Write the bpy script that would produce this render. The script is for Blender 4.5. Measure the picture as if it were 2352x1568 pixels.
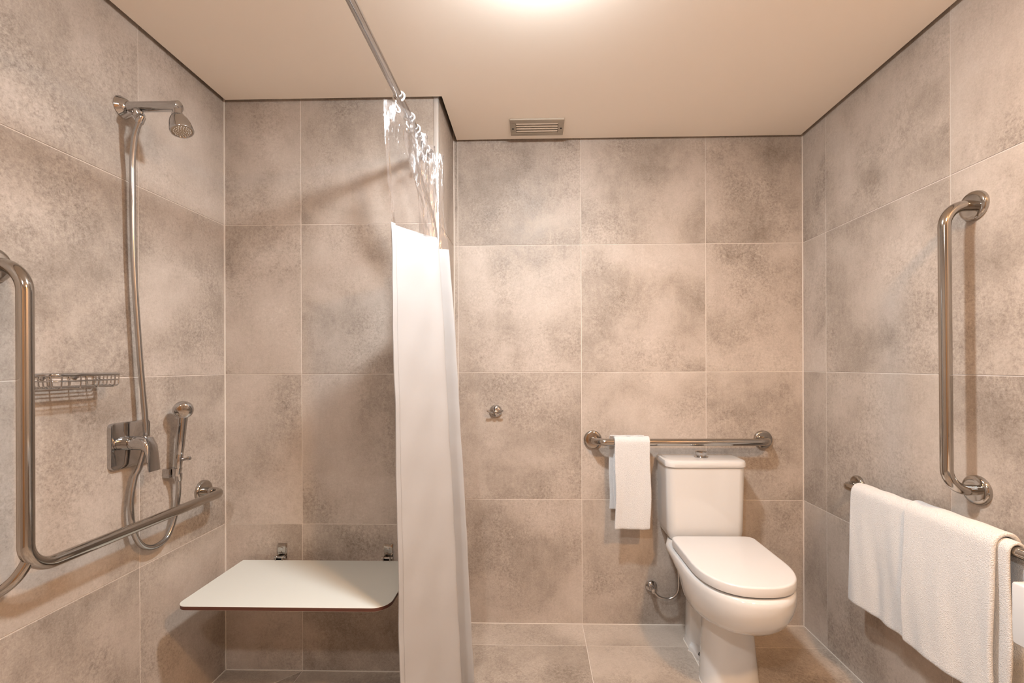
import bpy, bmesh, math, random
from mathutils import Vector, Matrix

for o in list(bpy.data.objects):
    bpy.data.objects.remove(o, do_unlink=True)
scene = bpy.context.scene
COL = scene.collection

# ------------------------------------------------------------------ camera
F, CX, CY, YAW, ROLL, CAM_H = 1041.85, 1201.82, 839.05, 0.0227, -0.0034, 1.2187
cam_data = bpy.data.cameras.new('camera')
cam_data.sensor_width = 36.0
cam_data.lens = F / 2352 * 36.0
cam_data.shift_x = -(CX - 1176) / 2352
cam_data.shift_y = (CY - 784) / 2352
cam_data.clip_start = 0.02
cam = bpy.data.objects.new('camera', cam_data)
COL.objects.link(cam)
cam.matrix_world = (Matrix.Translation((0, 0, CAM_H)) @ Matrix.Rotation(YAW, 4, 'Z')
                    @ Matrix.Rotation(math.pi / 2, 4, 'X') @ Matrix.Rotation(ROLL, 4, 'Z'))
scene.camera = cam

# ------------------------------------------------------------------ world, exposure
world = bpy.data.worlds.new('world')
world.use_nodes = True
world.node_tree.nodes['Background'].inputs[0].default_value = (0.9, 0.85, 0.8, 1)
world.node_tree.nodes['Background'].inputs[1].default_value = 0.0
scene.world = world
scene.view_settings.view_transform = 'Standard'
scene.view_settings.look = 'None'
scene.view_settings.gamma = 1.0
scene.view_settings.use_curve_mapping = False
scene.view_settings.exposure = 1.02

# ------------------------------------------------------------------ room dimensions
XL, XR, DS, DT = -1.2421, 1.2566, 1.7976, 2.1437
XRET = -0.376          # face of the return between shower and toilet recess
YF = -1.20             # wall behind the camera
ZC = 2.28              # underside of the ceiling panel
ZW = 2.40              # top of the tiled walls
TW, TH = 0.582, 0.600
ZJ = [0.0, 0.5867, 1.1867, 1.7867, ZW]
LIGHT_A = (0.02, 1.07)
LIGHT_B = (0.86, 0.22)
LIGHT_FILL = (-0.35, -0.40)
PI = math.pi

# ------------------------------------------------------------------ helpers
def new_mesh(name, bm, smooth=None):
    bmesh.ops.recalc_face_normals(bm, faces=bm.faces[:])
    me = bpy.data.meshes.new(name)
    bm.to_mesh(me)
    bm.free()
    if smooth is not None:
        for p in me.polygons:
            p.use_smooth = True
        try:
            me.set_sharp_from_angle(angle=math.radians(smooth))
        except Exception:
            pass
    return me

def obj(name, me, mat, parent=None, loc=None):
    o = bpy.data.objects.new(name, me)
    COL.objects.link(o)
    if mat is not None and not me.materials:
        me.materials.append(mat)
    if parent is not None:
        o.parent = parent
        if loc is None:                       # geometry was built in room coordinates
            me.transform(Matrix.Translation(-root_loc(parent)))
    if loc is not None:
        o.location = loc
    return o

def root_loc(p):
    v = Vector((0, 0, 0))
    while p is not None:
        v += p.location
        p = p.parent
    return v

def tag(o, label=None, cat=None, group=None, kind=None):
    if label: o['label'] = label
    if cat: o['category'] = cat
    if group: o['group'] = group
    if kind: o['kind'] = kind
    return o

def thing(name, loc, label, cat, group=None):
    o = bpy.data.objects.new(name, None)
    o.empty_display_size = 0.05
    COL.objects.link(o)
    o.location = loc
    return tag(o, label, cat, group)

def add_box(bm, c, s, bevel=0.0, seg=2):
    g = bmesh.ops.create_cube(bm, size=1.0)
    vs = g['verts']
    bmesh.ops.scale(bm, vec=Vector(s), verts=vs)
    bmesh.ops.translate(bm, vec=Vector(c), verts=vs)
    if bevel > 0:
        es = set()
        for v in vs:
            for e in v.link_edges:
                es.add(e)
        bmesh.ops.bevel(bm, geom=list(es), offset=bevel, segments=seg, profile=0.5, affect='EDGES')

def box_mesh(c, s, bevel=0.0, seg=2, smooth=None):
    bm = bmesh.new()
    add_box(bm, c, s, bevel, seg)
    return new_mesh('box', bm, smooth)

def frame_of(d):
    d = Vector(d).normalized()
    a = Vector((0, 0, 1)) if abs(d.z) < 0.9 else Vector((1, 0, 0))
    x = a.cross(d).normalized()
    return x, d.cross(x).normalized(), d

def add_loft(bm, rings, cap=True, closed=False):
    rows = [[bm.verts.new(p) for p in r] for r in rings]
    n = len(rows[0])
    m = len(rows)
    for i in range(m if closed else m - 1):
        a, b = rows[i], rows[(i + 1) % m]
        for j in range(n):
            k = (j + 1) % n
            try:
                bm.faces.new((a[j], a[k], b[k], b[j]))
            except ValueError:
                pass
    if cap and not closed:
        bm.faces.new(rows[0])
        bm.faces.new(rows[-1])
    return rows

def add_tube(bm, pts, r, seg=16, cap=True, rfun=None):
    pts = [Vector(p) for p in pts]
    n = len(pts)
    tans = []
    for i in range(n):
        a = pts[max(i - 1, 0)]
        b = pts[min(i + 1, n - 1)]
        tans.append((b - a).normalized())
    x, y, _ = frame_of(tans[0])
    rings = []
    for i in range(n):
        t = tans[i]
        x = (x - t * x.dot(t)).normalized()
        y = t.cross(x)
        rr = rfun(i, n) if rfun else r
        rings.append([pts[i] + x * (rr * math.cos(2 * PI * k / seg)) + y * (rr * math.sin(2 * PI * k / seg)) for k in range(seg)])
    add_loft(bm, rings, cap)

def fillet(pts, rad, seg=10):
    pts = [Vector(p) for p in pts]
    out = [pts[0]]
    for i in range(1, len(pts) - 1):
        p, a, b = pts[i], pts[i - 1], pts[i + 1]
        da, db = (a - p), (b - p)
        ang = da.angle(db)
        r = rad[i - 1] if isinstance(rad, (list, tuple)) else rad
        t = r / math.tan(ang / 2)
        t = min(t, da.length * 0.98, db.length * 0.98)
        r = t * math.tan(ang / 2)
        da.normalize(); db.normalize()
        c = p + (da + db).normalized() * (r / math.sin(ang / 2))
        s, e = p + da * t - c, p + db * t - c
        tot = s.angle(e)
        for k in range(seg + 1):
            f = k / seg
            v = (s * math.sin((1 - f) * tot) + e * math.sin(f * tot)) / math.sin(tot)
            out.append(c + v)
    out.append(pts[-1])
    return out

def crom(pts, n):
    """smooth curve through control points"""
    pts = [Vector(p) for p in pts]
    m = len(pts) - 1
    out = []
    for i in range(n):
        t = i / (n - 1) * m
        k = min(int(t), m - 1)
        f = t - k
        p0 = pts[max(k - 1, 0)]; p1 = pts[k]; p2 = pts[k + 1]; p3 = pts[min(k + 2, m)]
        out.append(0.5 * ((2 * p1) + (p2 - p0) * f + (2 * p0 - 5 * p1 + 4 * p2 - p3) * f * f + (3 * p1 - p0 - 3 * p2 + p3) * f ** 3))
    return out

def tube_mesh(pts, r, seg=16, smooth=50, rfun=None):
    bm = bmesh.new()
    add_tube(bm, pts, r, seg, True, rfun)
    return new_mesh('tube', bm, smooth)

def add_lathe(bm, prof, o, d, seg=32):
    """prof = [(distance along axis, radius)]"""
    x, y, z = frame_of(d)
    o = Vector(o)
    rings = []
    for h, r in prof:
        r = max(r, 1e-5)
        rings.append([o + z * h + x * (r * math.cos(2 * PI * k / seg)) + y * (r * math.sin(2 * PI * k / seg)) for k in range(seg)])
    add_loft(bm, rings, True)

def lathe_mesh(prof, o, d, seg=32, smooth=40):
    bm = bmesh.new()
    add_lathe(bm, prof, o, d, seg)
    return new_mesh('lathe', bm, smooth)

def prism_mesh(poly, z0, z1, bevel=0.0):
    bm = bmesh.new()
    a = [bm.verts.new((p[0], p[1], z0)) for p in poly]
    b = [bm.verts.new((p[0], p[1], z1)) for p in poly]
    n = len(poly)
    bm.faces.new(a); bm.faces.new(b)
    for i in range(n):
        bm.faces.new((a[i], a[(i + 1) % n], b[(i + 1) % n], b[i]))
    if bevel:
        bmesh.ops.bevel(bm, geom=bm.edges[:], offset=bevel, segments=1, profile=0.5, affect='EDGES')
    return new_mesh('prism', bm)

# ------------------------------------------------------------------ materials
def nodes_of(name):
    m = bpy.data.materials.new(name)
    m.use_nodes = True
    nt = m.node_tree
    return m, nt, nt.nodes['Principled BSDF']

def simple(name, col, rough=0.5, metal=0.0, noise=0.0, nscale=40, bump=0.0, bscale=200, bdist=0.002, coat=0.0, sheen=0.0, sss=0.0):
    m, nt, b = nodes_of(name)
    b.inputs['Base Color'].default_value = (*col, 1)
    b.inputs['Roughness'].default_value = rough
    b.inputs['Metallic'].default_value = metal
    if coat:
        b.inputs['Coat Weight'].default_value = coat
        b.inputs['Coat Roughness'].default_value = 0.05
    if sheen:
        b.inputs['Sheen Weight'].default_value = sheen
    tc = nt.nodes.new('ShaderNodeTexCoord')
    n = nt.nodes.new('ShaderNodeTexNoise')
    n.inputs['Scale'].default_value = nscale
    n.inputs['Detail'].default_value = 4
    nt.links.new(tc.outputs['Object'], n.inputs['Vector'])
    mx = nt.nodes.new('ShaderNodeMix')
    mx.data_type = 'RGBA'
    mx.inputs[6].default_value = (*[c * (1 - noise) for c in col], 1)
    mx.inputs[7].default_value = (*[min(1, c * (1 + noise)) for c in col], 1)
    nt.links.new(n.outputs[0], mx.inputs[0])
    nt.links.new(mx.outputs[2], b.inputs['Base Color'])
    if bump:
        n2 = nt.nodes.new('ShaderNodeTexNoise')
        n2.inputs['Scale'].default_value = bscale
        n2.inputs['Detail'].default_value = 3
        nt.links.new(tc.outputs['Object'], n2.inputs['Vector'])
        bp = nt.nodes.new('ShaderNodeBump')
        bp.inputs['Strength'].default_value = bump
        bp.inputs['Distance'].default_value = bdist
        nt.links.new(n2.outputs[0], bp.inputs['Height'])
        nt.links.new(bp.outputs[0], b.inputs['Normal'])
    return m

def tile_material(name, tint=(1, 1, 1), rough=0.5):
    m, nt, b = nodes_of(name)
    N, L = nt.nodes, nt.links
    tc = N.new('ShaderNodeTexCoord')
    oi = N.new('ShaderNodeObjectInfo')
    sc = N.new('ShaderNodeVectorMath'); sc.operation = 'SCALE'
    sc.inputs[0].default_value = (37.0, 91.0, 53.0)
    L.new(oi.outputs['Random'], sc.inputs['Scale'])
    ad = N.new('ShaderNodeVectorMath'); ad.operation = 'ADD'
    L.new(tc.outputs['Object'], ad.inputs[0]); L.new(sc.outputs[0], ad.inputs[1])
    def noise(scale, detail, rough, dist=0.0, vec=None):
        n = N.new('ShaderNodeTexNoise')
        n.inputs['Scale'].default_value = scale
        n.inputs['Detail'].default_value = detail
        n.inputs['Roughness'].default_value = rough
        n.inputs['Distortion'].default_value = dist
        L.new((vec or ad).outputs[0], n.inputs['Vector'])
        return n.outputs[0]
    def math_(op, a, c, clamp=False):
        n = N.new('ShaderNodeMath'); n.operation = op; n.use_clamp = clamp
        for i, v in enumerate((a, c)):
            if isinstance(v, (int, float)): n.inputs[i].default_value = v
            else: L.new(v, n.inputs[i])
        return n.outputs[0]
    def rng(v, a, c, d=0.0, e=1.0, smooth=True):
        n = N.new('ShaderNodeMapRange')
        if smooth: n.interpolation_type = 'SMOOTHSTEP'
        L.new(v, n.inputs[0])
        for i, k in enumerate((a, c, d, e)): n.inputs[i + 1].default_value = k
        return n.outputs[0]
    cloud = noise(2.6, 4, 0.5, 0.5)
    mid = noise(7.0, 9, 0.74, 0.3)
    fine = noise(95.0, 9, 0.80, 0.25)
    grain = noise(210.0, 4, 0.75)
    mask = rng(noise(3.3, 4, 0.6, 0.8), 0.40, 0.66)
    # brushed streaks: noise stretched along the height of the tile
    mp = N.new('ShaderNodeMapping')
    mp.inputs['Scale'].default_value = (1, 1, 0.16)
    L.new(ad.outputs[0], mp.inputs['Vector'])
    streak = noise(60, 6, 0.7, 0.0, mp)
    v = math_('ADD', math_('MULTIPLY', rng(cloud, 0.28, 0.72), 0.42), math_('MULTIPLY', rng(mid, 0.25, 0.75, smooth=False), 0.40))
    v = math_('ADD', v, math_('MULTIPLY', math_('SUBTRACT', oi.outputs['Random'], 0.0), 0.14))
    v = math_('ADD', v, math_('MULTIPLY', math_('SUBTRACT', streak, 0.5), 0.22))
    amp = math_('ADD', math_('MULTIPLY', mask, 0.75), 0.30)
    v = math_('ADD', v, math_('MULTIPLY', math_('MULTIPLY', math_('SUBTRACT', fine, 0.5), amp), 1.7))
    v = math_('ADD', v, math_('MULTIPLY', math_('SUBTRACT', grain, 0.5), 0.60))
    ramp = N.new('ShaderNodeValToRGB')
    L.new(v, ramp.inputs[0])
    e = ramp.color_ramp.elements
    e[0].position = 0.04; e[0].color = (0.205 * tint[0], 0.170 * tint[1], 0.142 * tint[2], 1)
    e[1].position = 0.92; e[1].color = (0.560 * tint[0], 0.498 * tint[1], 0.446 * tint[2], 1)
    k = e.new(0.50); k.color = (0.425 * tint[0], 0.368 * tint[1], 0.318 * tint[2], 1)
    # light vein-like scuffs gathered in patches
    sf = math_('MULTIPLY', rng(noise(46, 7, 0.75, 1.6), 0.52, 0.66), mask)
    lite = N.new('ShaderNodeMix'); lite.data_type = 'RGBA'
    L.new(math_('MULTIPLY', sf, 0.30), lite.inputs[0])
    L.new(ramp.outputs[0], lite.inputs[6])
    lite.inputs[7].default_value = (0.60 * tint[0], 0.53 * tint[1], 0.48 * tint[2], 1)
    L.new(lite.outputs[2], b.inputs['Base Color'])
    L.new(rng(mid, 0.3, 0.7, rough - 0.06, rough + 0.08), b.inputs['Roughness'])
    b.inputs['Specular IOR Level'].default_value = 0.35
    bp = N.new('ShaderNodeBump')
    bp.inputs['Strength'].default_value = 0.12
    bp.inputs['Distance'].default_value = 0.001
    L.new(fine, bp.inputs['Height'])
    L.new(bp.outputs[0], b.inputs['Normal'])
    return m

M = {}
M['tile'] = tile_material('concrete_tile')
M['floor_tile'] = tile_material('concrete_floor_tile', (1.0, 0.99, 0.97), 0.42)
M['grout'] = simple('grout', (0.70, 0.64, 0.58), 0.9, noise=0.06, nscale=60)
M['plaster'] = simple('ceiling_paint', (0.94, 0.875, 0.79), 0.85, noise=0.01, nscale=4, bump=0.03, bscale=300)
M['void'] = simple('bare_plaster', (0.10, 0.09, 0.08), 0.95, noise=0.1)
M['chrome'] = simple('chrome', (0.52, 0.518, 0.52), 0.06, 1.0, noise=0.02, nscale=8)
M['steel'] = simple('polished_stainless_steel', (0.44, 0.415, 0.385), 0.09, 1.0, noise=0.03, nscale=12)
M['hose_metal'] = simple('ribbed_hose_metal', (0.46, 0.455, 0.45), 0.22, 1.0, noise=0.05, nscale=60)
M['alu'] = simple('brushed_aluminium', (0.50, 0.45, 0.38), 0.42, 0.85, noise=0.08, nscale=90)
M['trim'] = simple('satin_aluminium_trim', (0.74, 0.72, 0.70), 0.35, 0.6, noise=0.03, nscale=30)
M['ceramic'] = simple('glazed_white_ceramic', (0.64, 0.64, 0.635), 0.10, 0.0, noise=0.01, nscale=3, coat=0.6)
M['plastic'] = simple('white_plastic', (0.64, 0.64, 0.64), 0.30, 0.0, noise=0.01, nscale=6)
M['terry'] = simple('white_terry_cotton', (0.73, 0.74, 0.75), 0.95, 0.0, noise=0.08, nscale=230, bump=0.75, bscale=380, bdist=0.006, sheen=0.3)
M['laminate'] = simple('white_laminate', (0.66, 0.68, 0.64), 0.32, 0.0, noise=0.01, nscale=8)
M['core'] = simple('dark_brown_laminate_core', (0.10, 0.035, 0.022), 0.5, 0.0, noise=0.1, nscale=50)
M['dark'] = simple('black_gap', (0.02, 0.018, 0.016), 0.8)
M['wood'] = simple('warm_veneer', (0.40, 0.22, 0.10), 0.45, 0.0, noise=0.25, nscale=6)
M['nozzle'] = simple('grey_nozzle_plate', (0.42, 0.36, 0.28), 0.4, 0.3, noise=0.05, nscale=50)

def cloth_material():
    m, nt, b = nodes_of('white_curtain_cloth')
    N, L = nt.nodes, nt.links
    b.inputs['Base Color'].default_value = (0.56, 0.56, 0.565, 1)
    b.inputs['Roughness'].default_value = 0.55
    tc = N.new('ShaderNodeTexCoord')
    n = N.new('ShaderNodeTexNoise'); n.inputs['Scale'].default_value = 5.0; n.inputs['Detail'].default_value = 3
    L.new(tc.outputs['Object'], n.inputs['Vector'])
    bp = N.new('ShaderNodeBump'); bp.inputs['Strength'].default_value = 0.25; bp.inputs['Distance'].default_value = 0.02
    L.new(n.outputs[0], bp.inputs['Height']); L.new(bp.outputs[0], b.inputs['Normal'])
    tr = N.new('ShaderNodeBsdfTranslucent'); tr.inputs[0].default_value = (0.70, 0.70, 0.70, 1)
    mx = N.new('ShaderNodeMixShader'); mx.inputs[0].default_value = 0.35
    L.new(b.outputs[0], mx.inputs[1]); L.new(tr.outputs[0], mx.inputs[2])
    L.new(mx.outputs[0], N['Material Output'].inputs[0])
    return m

def clear_material():
    m, nt, b = nodes_of('clear_vinyl')
    N, L = nt.nodes, nt.links
    tr = N.new('ShaderNodeBsdfTransparent'); tr.inputs[0].default_value = (0.968, 0.958, 0.955, 1)
    gl = N.new('ShaderNodeBsdfGlossy'); gl.inputs['Color'].default_value = (1, 1, 1, 1); gl.inputs['Roughness'].default_value = 0.10
    df = N.new('ShaderNodeBsdfDiffuse'); df.inputs[0].default_value = (0.92, 0.91, 0.92, 1)
    lw = N.new('ShaderNodeLayerWeight'); lw.inputs[0].default_value = 0.24
    tc = N.new('ShaderNodeTexCoord')
    mp = N.new('ShaderNodeMapping'); mp.inputs['Scale'].default_value = (1, 1, 0.16)
    L.new(tc.outputs['Object'], mp.inputs[0])
    n = N.new('ShaderNodeTexNoise'); n.inputs['Scale'].default_value = 42; n.inputs['Detail'].default_value = 3
    L.new(mp.outputs[0], n.inputs['Vector'])
    bp = N.new('ShaderNodeBump'); bp.inputs['Strength'].default_value = 1.0; bp.inputs['Distance'].default_value = 0.009
    L.new(n.outputs[0], bp.inputs['Height'])
    for s in (gl, df): L.new(bp.outputs[0], s.inputs['Normal'])
    L.new(bp.outputs[0], lw.inputs['Normal'])
    rg = N.new('ShaderNodeMapRange'); rg.inputs[1].default_value = 0.0; rg.inputs[2].default_value = 1.0
    rg.inputs[3].default_value = 0.0; rg.inputs[4].default_value = 0.75
    L.new(lw.outputs['Fresnel'], rg.inputs[0])
    m1 = N.new('ShaderNodeMixShader'); m1.inputs[0].default_value = 0.022
    L.new(tr.outputs[0], m1.inputs[1]); L.new(df.outputs[0], m1.inputs[2])
    m2 = N.new('ShaderNodeMixShader')
    L.new(rg.outputs[0], m2.inputs[0]); L.new(m1.outputs[0], m2.inputs[1]); L.new(gl.outputs[0], m2.inputs[2])
    L.new(m2.outputs[0], N['Material Output'].inputs[0])
    return m

def lamp_material(name, col, strength):
    m, nt, b = nodes_of(name)
    b.inputs['Base Color'].default_value = (0.9, 0.88, 0.85, 1)
    b.inputs['Emission Color'].default_value = (*col, 1)
    b.inputs['Emission Strength'].default_value = strength
    return m

M['cloth'] = cloth_material()
M['clear'] = clear_material()

# ------------------------------------------------------------------ ceiling downlights (two lamps of the room and an added fill light)
def downlight(xy, col, watts, opal, label, size=0.14):
    x, y = xy
    t = thing('ceiling_downlight', (x, y, ZC), label, 'ceiling light')
    obj('rim', lathe_mesh([(0.0, 0.050), (0.0, 0.075), (0.003, 0.077), (0.007, 0.075), (0.009, 0.066), (0.009, 0.058), (0.003, 0.055), (0.003, 0.050)],
                          (x, y, ZC), (0, 0, -1)), M['plastic'], t)
    obj('diffuser', lathe_mesh([(0.001, 0.053), (0.018, 0.055), (0.034, 0.052), (0.047, 0.043), (0.055, 0.030), (0.059, 0.015), (0.060, 0.0)], (x, y, ZC), (0, 0, -1)),
        lamp_material('opal_' + t.name, col, opal), t)
    ld = bpy.data.lights.new('downlight_beam', 'AREA')
    ld.shape = 'DISK'; ld.size = size; ld.energy = watts; ld.color = col
    lo = bpy.data.objects.new('beam', ld)
    COL.objects.link(lo)
    lo.parent = t
    lo.location = (0, 0, -0.064)
    return t

COL_A = (0.955, 1.0, 1.03)
COL_B = (1.0, 0.55, 0.25)
COL_FILL = (1.0, 0.99, 0.97)
downlight(LIGHT_A, COL_A, 8.3, 175.0, 'round opal ceiling downlight between the shower and the toilet')
downlight(LIGHT_B, COL_B, 14.0, 95.0, 'round opal ceiling downlight with warm glow above the washbasin')
downlight(LIGHT_FILL, COL_FILL, 9.0, 35.0, 'added fill light shaped as a round opal downlight, in front of the wooden door')  # unseen extra lamp, added only to fill the shadows from the front

# ------------------------------------------------------------------ room shell
GAP = 0.0027       # joint width
TT = 0.008         # tile thickness
REC = 0.0016       # grout sits this far behind the tile face
_tc = {}
def tile_mesh(sx, sy, sz, mat):
    key = (round(sx, 4), round(sy, 4), round(sz, 4), mat)
    if key not in _tc:
        bm = bmesh.new()
        add_box(bm, (0, 0, 0), (sx, sy, sz), 0.0008, 1)
        _tc[key] = new_mesh('tile', bm)
        _tc[key].materials.append(M[mat])
    return _tc[key]

def add_tile(parent, c, s, mat='tile'):
    o = bpy.data.objects.new('tile', tile_mesh(*s, mat))
    COL.objects.link(o)
    o.parent = parent
    o.location = Vector(c) - root_loc(parent)
    return o

def tiled_wall(name, axis, face, sign, cuts, zs=ZJ, label=None):
    """axis 'X' or 'Y' = normal direction, face = coordinate of the tile face, sign = where the room is"""
    lo, hi = cuts[0], cuts[-1]
    back = face - sign * REC
    th = 0.10
    mid = back - sign * th / 2
    c = (mid, (lo + hi) / 2, ZW / 2) if axis == 'X' else ((lo + hi) / 2, mid, ZW / 2)
    s = (th, hi - lo, ZW) if axis == 'X' else (hi - lo, th, ZW)
    w = obj(name, box_mesh((0, 0, 0), s), M['grout'], None, c)
    tag(w, label, None, None, 'structure')
    for i in range(len(cuts) - 1):
        for j in range(len(zs) - 1):
            a, b = cuts[i] + GAP / 2, cuts[i + 1] - GAP / 2
            d, e = zs[j] + GAP / 2, zs[j + 1] - GAP / 2
            u, v = b - a, e - d
            if u < 0.006: continue
            n = face - sign * TT / 2
            if axis == 'X':
                add_tile(w, (n, (a + b) / 2, (d + e) / 2), (TT, u, v))
            else:
                add_tile(w, ((a + b) / 2, n, (d + e) / 2), (u, TT, v))
    return w

def series(start, step, lo, hi):
    r = [lo]
    k = start
    vals = []
    while k > lo + 0.01:
        vals.append(k); k -= step
    vals = sorted(v for v in vals if v < hi - 0.005)
    return [lo] + vals + [hi]

wl = tiled_wall('wall_left', 'X', XL, 1, series(1.4019, TW, YF, DS), label='grey concrete-look tiled wall carrying the shower fittings')
wr = tiled_wall('wall_right', 'X', XR, -1, series(1.9772, TW, YF, DT), label='grey concrete-look tiled wall with the towel bar')
ws = tiled_wall('wall_shower', 'Y', DS, -1, [XL, -0.9294, -0.394], label='grey concrete-look tiled wall behind the fold-down seat')
wb = tiled_wall('wall_back', 'Y', DT, -1, [XRET, -0.356, 0.2259, 0.8078, XR], label='grey concrete-look tiled wall behind the toilet')
wt = tiled_wall('wall_return', 'X', XRET, 1, [DS + 0.001, DT], label='narrow tiled return between shower wall and toilet wall')
wf = tiled_wall('wall_front', 'Y', YF, 1, [XL, -0.66, -0.55, 0.27, 0.38, 0.962, XR], label='grey tiled wall with the wooden door')

# metal corner profile where the shower wall meets the return
bm = bmesh.new()
add_box(bm, (-0.3855, DS - 0.0005, ZW / 2), (0.017, 0.005, ZW), 0.0015, 2)
add_box(bm, (-0.3775, DS + 0.008, ZW / 2), (0.004, 0.018, ZW), 0.0012, 2)
tag(obj('trim_1', new_mesh('trim', bm, 40), M['trim']), 'satin metal corner strip at the shower wall end', None, None, 'structure')

# floor: grout bed with separate tiles
fb = obj('floor', box_mesh((0, 0, 0), (XR - XL + 0.2, DT - YF + 0.2, 0.08)), M['grout'], None, ((XL + XR) / 2, (DT + YF) / 2, -0.04 - REC))
tag(fb, 'grey concrete-look tiled floor', None, None, 'structure')
XS = -0.356         # boundary of the shower floor
xc = [XS, 0.2259, 0.8078, XR]
yc = series(1.9772, TW, YF, DT)
for i in range(len(xc) - 1):
    for j in range(len(yc) - 1):
        a, b = xc[i] + GAP / 2, xc[i + 1] - GAP / 2
        d, e = yc[j] + GAP / 2, yc[j + 1] - GAP / 2
        add_tile(fb, ((a + b) / 2, (d + e) / 2, -TT / 2), (b - a, e - d, TT), 'floor_tile')

def poly_tile(poly):
    """floor tile cut to a polygon (corners listed counter-clockwise), shrunk by half a joint"""
    n = len(poly)
    g = GAP / 2
    pts = []
    for i in range(n):
        p0, p1, p2 = (Vector(poly[(i + k) % n]) for k in (-1, 0, 1))
        d1 = (p1 - p0).normalized(); d2 = (p2 - p1).normalized()
        n1 = Vector((-d1.y, d1.x)); n2 = Vector((-d2.y, d2.x))
        bis = (n1 + n2).normalized()
        pts.append(p1 + bis * (g / max(0.2, bis.dot(n1))))
    me = prism_mesh(pts, -TT / 2, TT / 2, 0.0008)
    me.materials.append(M['floor_tile'])
    o = bpy.data.objects.new('tile', me)
    COL.objects.link(o)
    o.parent = fb
    o.location = Vector((0, 0, -TT / 2)) - root_loc(fb)

# shower floor is cut on the diagonal towards the drain
jx = -0.929
dx = jx - XL
poly_tile([(XL, DS), (XL, DS - dx), (jx, DS)])
poly_tile([(XL, DS - dx), (jx, DS - dx), (jx, DS)])
poly_tile([(jx, DS), (jx, DS - 0.55), (XS, DS - 0.55), (XS, DS)])
for (a, b) in ((XL, jx), (jx, XS)):
    for (c, d) in ((YF, -0.78), (-0.78, -0.2), (-0.2, 0.38), (0.38, 0.9), (0.9, DS - (dx if a == XL else 0.55))):
        poly_tile([(a, c), (b, c), (b, d), (a, d)])

# ceiling panel with a shadow gap all round
GC = 0.018
cpoly = [(XL + GC, YF + GC), (XR - GC, YF + GC), (XR - GC, DT - GC), (XRET + GC, DT - GC), (XRET + GC, DS - GC), (XL + GC, DS - GC)]
tag(obj('ceiling', prism_mesh(cpoly, 0.0, 0.035), M['plaster'], None, (0, 0, ZC)), 'plain painted ceiling panel with a dark shadow gap', None, None, 'structure')
cap = [(XL - 0.1, YF - 0.1), (XR + 0.1, YF - 0.1), (XR + 0.1, DT + 0.1), (XL - 0.1, DT + 0.1)]
tag(obj('ceiling', prism_mesh(cap, 0.0, 0.05), M['void'], None, (0, 0, ZW)), 'dark slab above the ceiling panel', None, None, 'structure')

# silicone seam lines along floor
bm = bmesh.new()
for (c, s) in (((XL + 0.002, (YF + DS) / 2, 0.0005), (0.004, DS - YF, 0.003)), (((XL - 0.394) / 2, DS - 0.002, 0.0005), (-0.394 - XL, 0.004, 0.003)),
               ((XR - 0.002, (YF + DT) / 2, 0.0005), (0.004, DT - YF, 0.003)), (((XRET + XR) / 2, DT - 0.002, 0.0005), (XR - XRET, 0.004, 0.003))):
    add_box(bm, c, s)
tag(obj('trim_2', new_mesh('seam', bm), M['grout']), 'pale sealant line where the walls meet the floor', None, None, 'structure')
bm = bmesh.new()
for (x, y) in ((XL + 0.0015, DS - 0.0015), (XR - 0.0015, DT - 0.0015), (XRET + 0.0015, DT - 0.0015)):
    add_box(bm, (x, y, ZW / 2), (0.004, 0.004, ZW))
tag(obj('trim_3', new_mesh('seam', bm), M['grout']), 'pale sealant lines in the wall corners', None, None, 'structure')

# door behind the camera
d = obj('door_1', box_mesh((-0.14, YF + 0.012, 1.02), (0.80, 0.03, 2.03), 0.002, 1), M['wood'])
tag(d, 'plain wooden door opposite the toilet wall', None, None, 'structure')
bm = bmesh.new()
for s in (-1, 1):
    add_box(bm, (-0.14 + s * 0.43, YF + 0.018, 1.05), (0.06, 0.045, 2.10), 0.003, 1)
add_box(bm, (-0.14, YF + 0.018, 2.07), (0.92, 0.045, 0.06), 0.003, 1)
obj('door_frame', new_mesh('frame', bm), M['wood'], d)
bm = bmesh.new()
add_lathe(bm, [(0, 0.025), (0.006, 0.025), (0.008, 0.010), (0.045, 0.010)], (0.20, YF + 0.027, 1.0), (0, 1, 0), 20)
add_tube(bm, [(0.20, YF + 0.068, 1.0), (0.07, YF + 0.068, 1.0)], 0.009, 12)
obj('door_handle', new_mesh('handle', bm, 40), M['steel'], d)

# ------------------------------------------------------------------ grab bars
def flange_prof(r):
    return [(0.0, r), (0.006, r), (0.010, r * 0.97), (0.013, r * 0.88), (0.014, r * 0.70), (0.014, 0.0)]

def flange(parent, p, d, r=0.0415):
    return obj('flange', lathe_mesh(flange_prof(r), p, d, 40), M['steel'], parent)

# L-shaped bar in the shower
xb = XL + 0.085
t = thing('grab_bar', (XL, 1.007, 0.752), 'L-shaped polished steel grab bar with a curved support leg, in the shower', 'grab bar')
path = fillet([(XL + 0.006, 1.007, 1.453), (xb, 1.007, 1.453), (xb, 1.007, 0.752), (xb, 1.672, 0.752), (XL + 0.006, 1.672, 0.752)], [0.062, 0.062, 0.05], 12)
obj('rail', tube_mesh(path, 0.0152, 24), M['steel'], t)
flange(t, (XL, 1.007, 1.453), (1, 0, 0))
flange(t, (XL, 1.672, 0.752), (1, 0, 0))
flange(t, (XL, 0.978, 0.705), (1, 0, 0))
lp = crom([(xb - 0.002, 1.016, 0.785), (xb - 0.006, 1.008, 0.762), (xb - 0.018, 0.995, 0.735), (xb - 0.045, 0.983, 0.712), (XL + 0.004, 0.978, 0.705)], 24)
obj('support_leg', tube_mesh(lp, 0.0118, 20), M['steel'], t)

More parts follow.
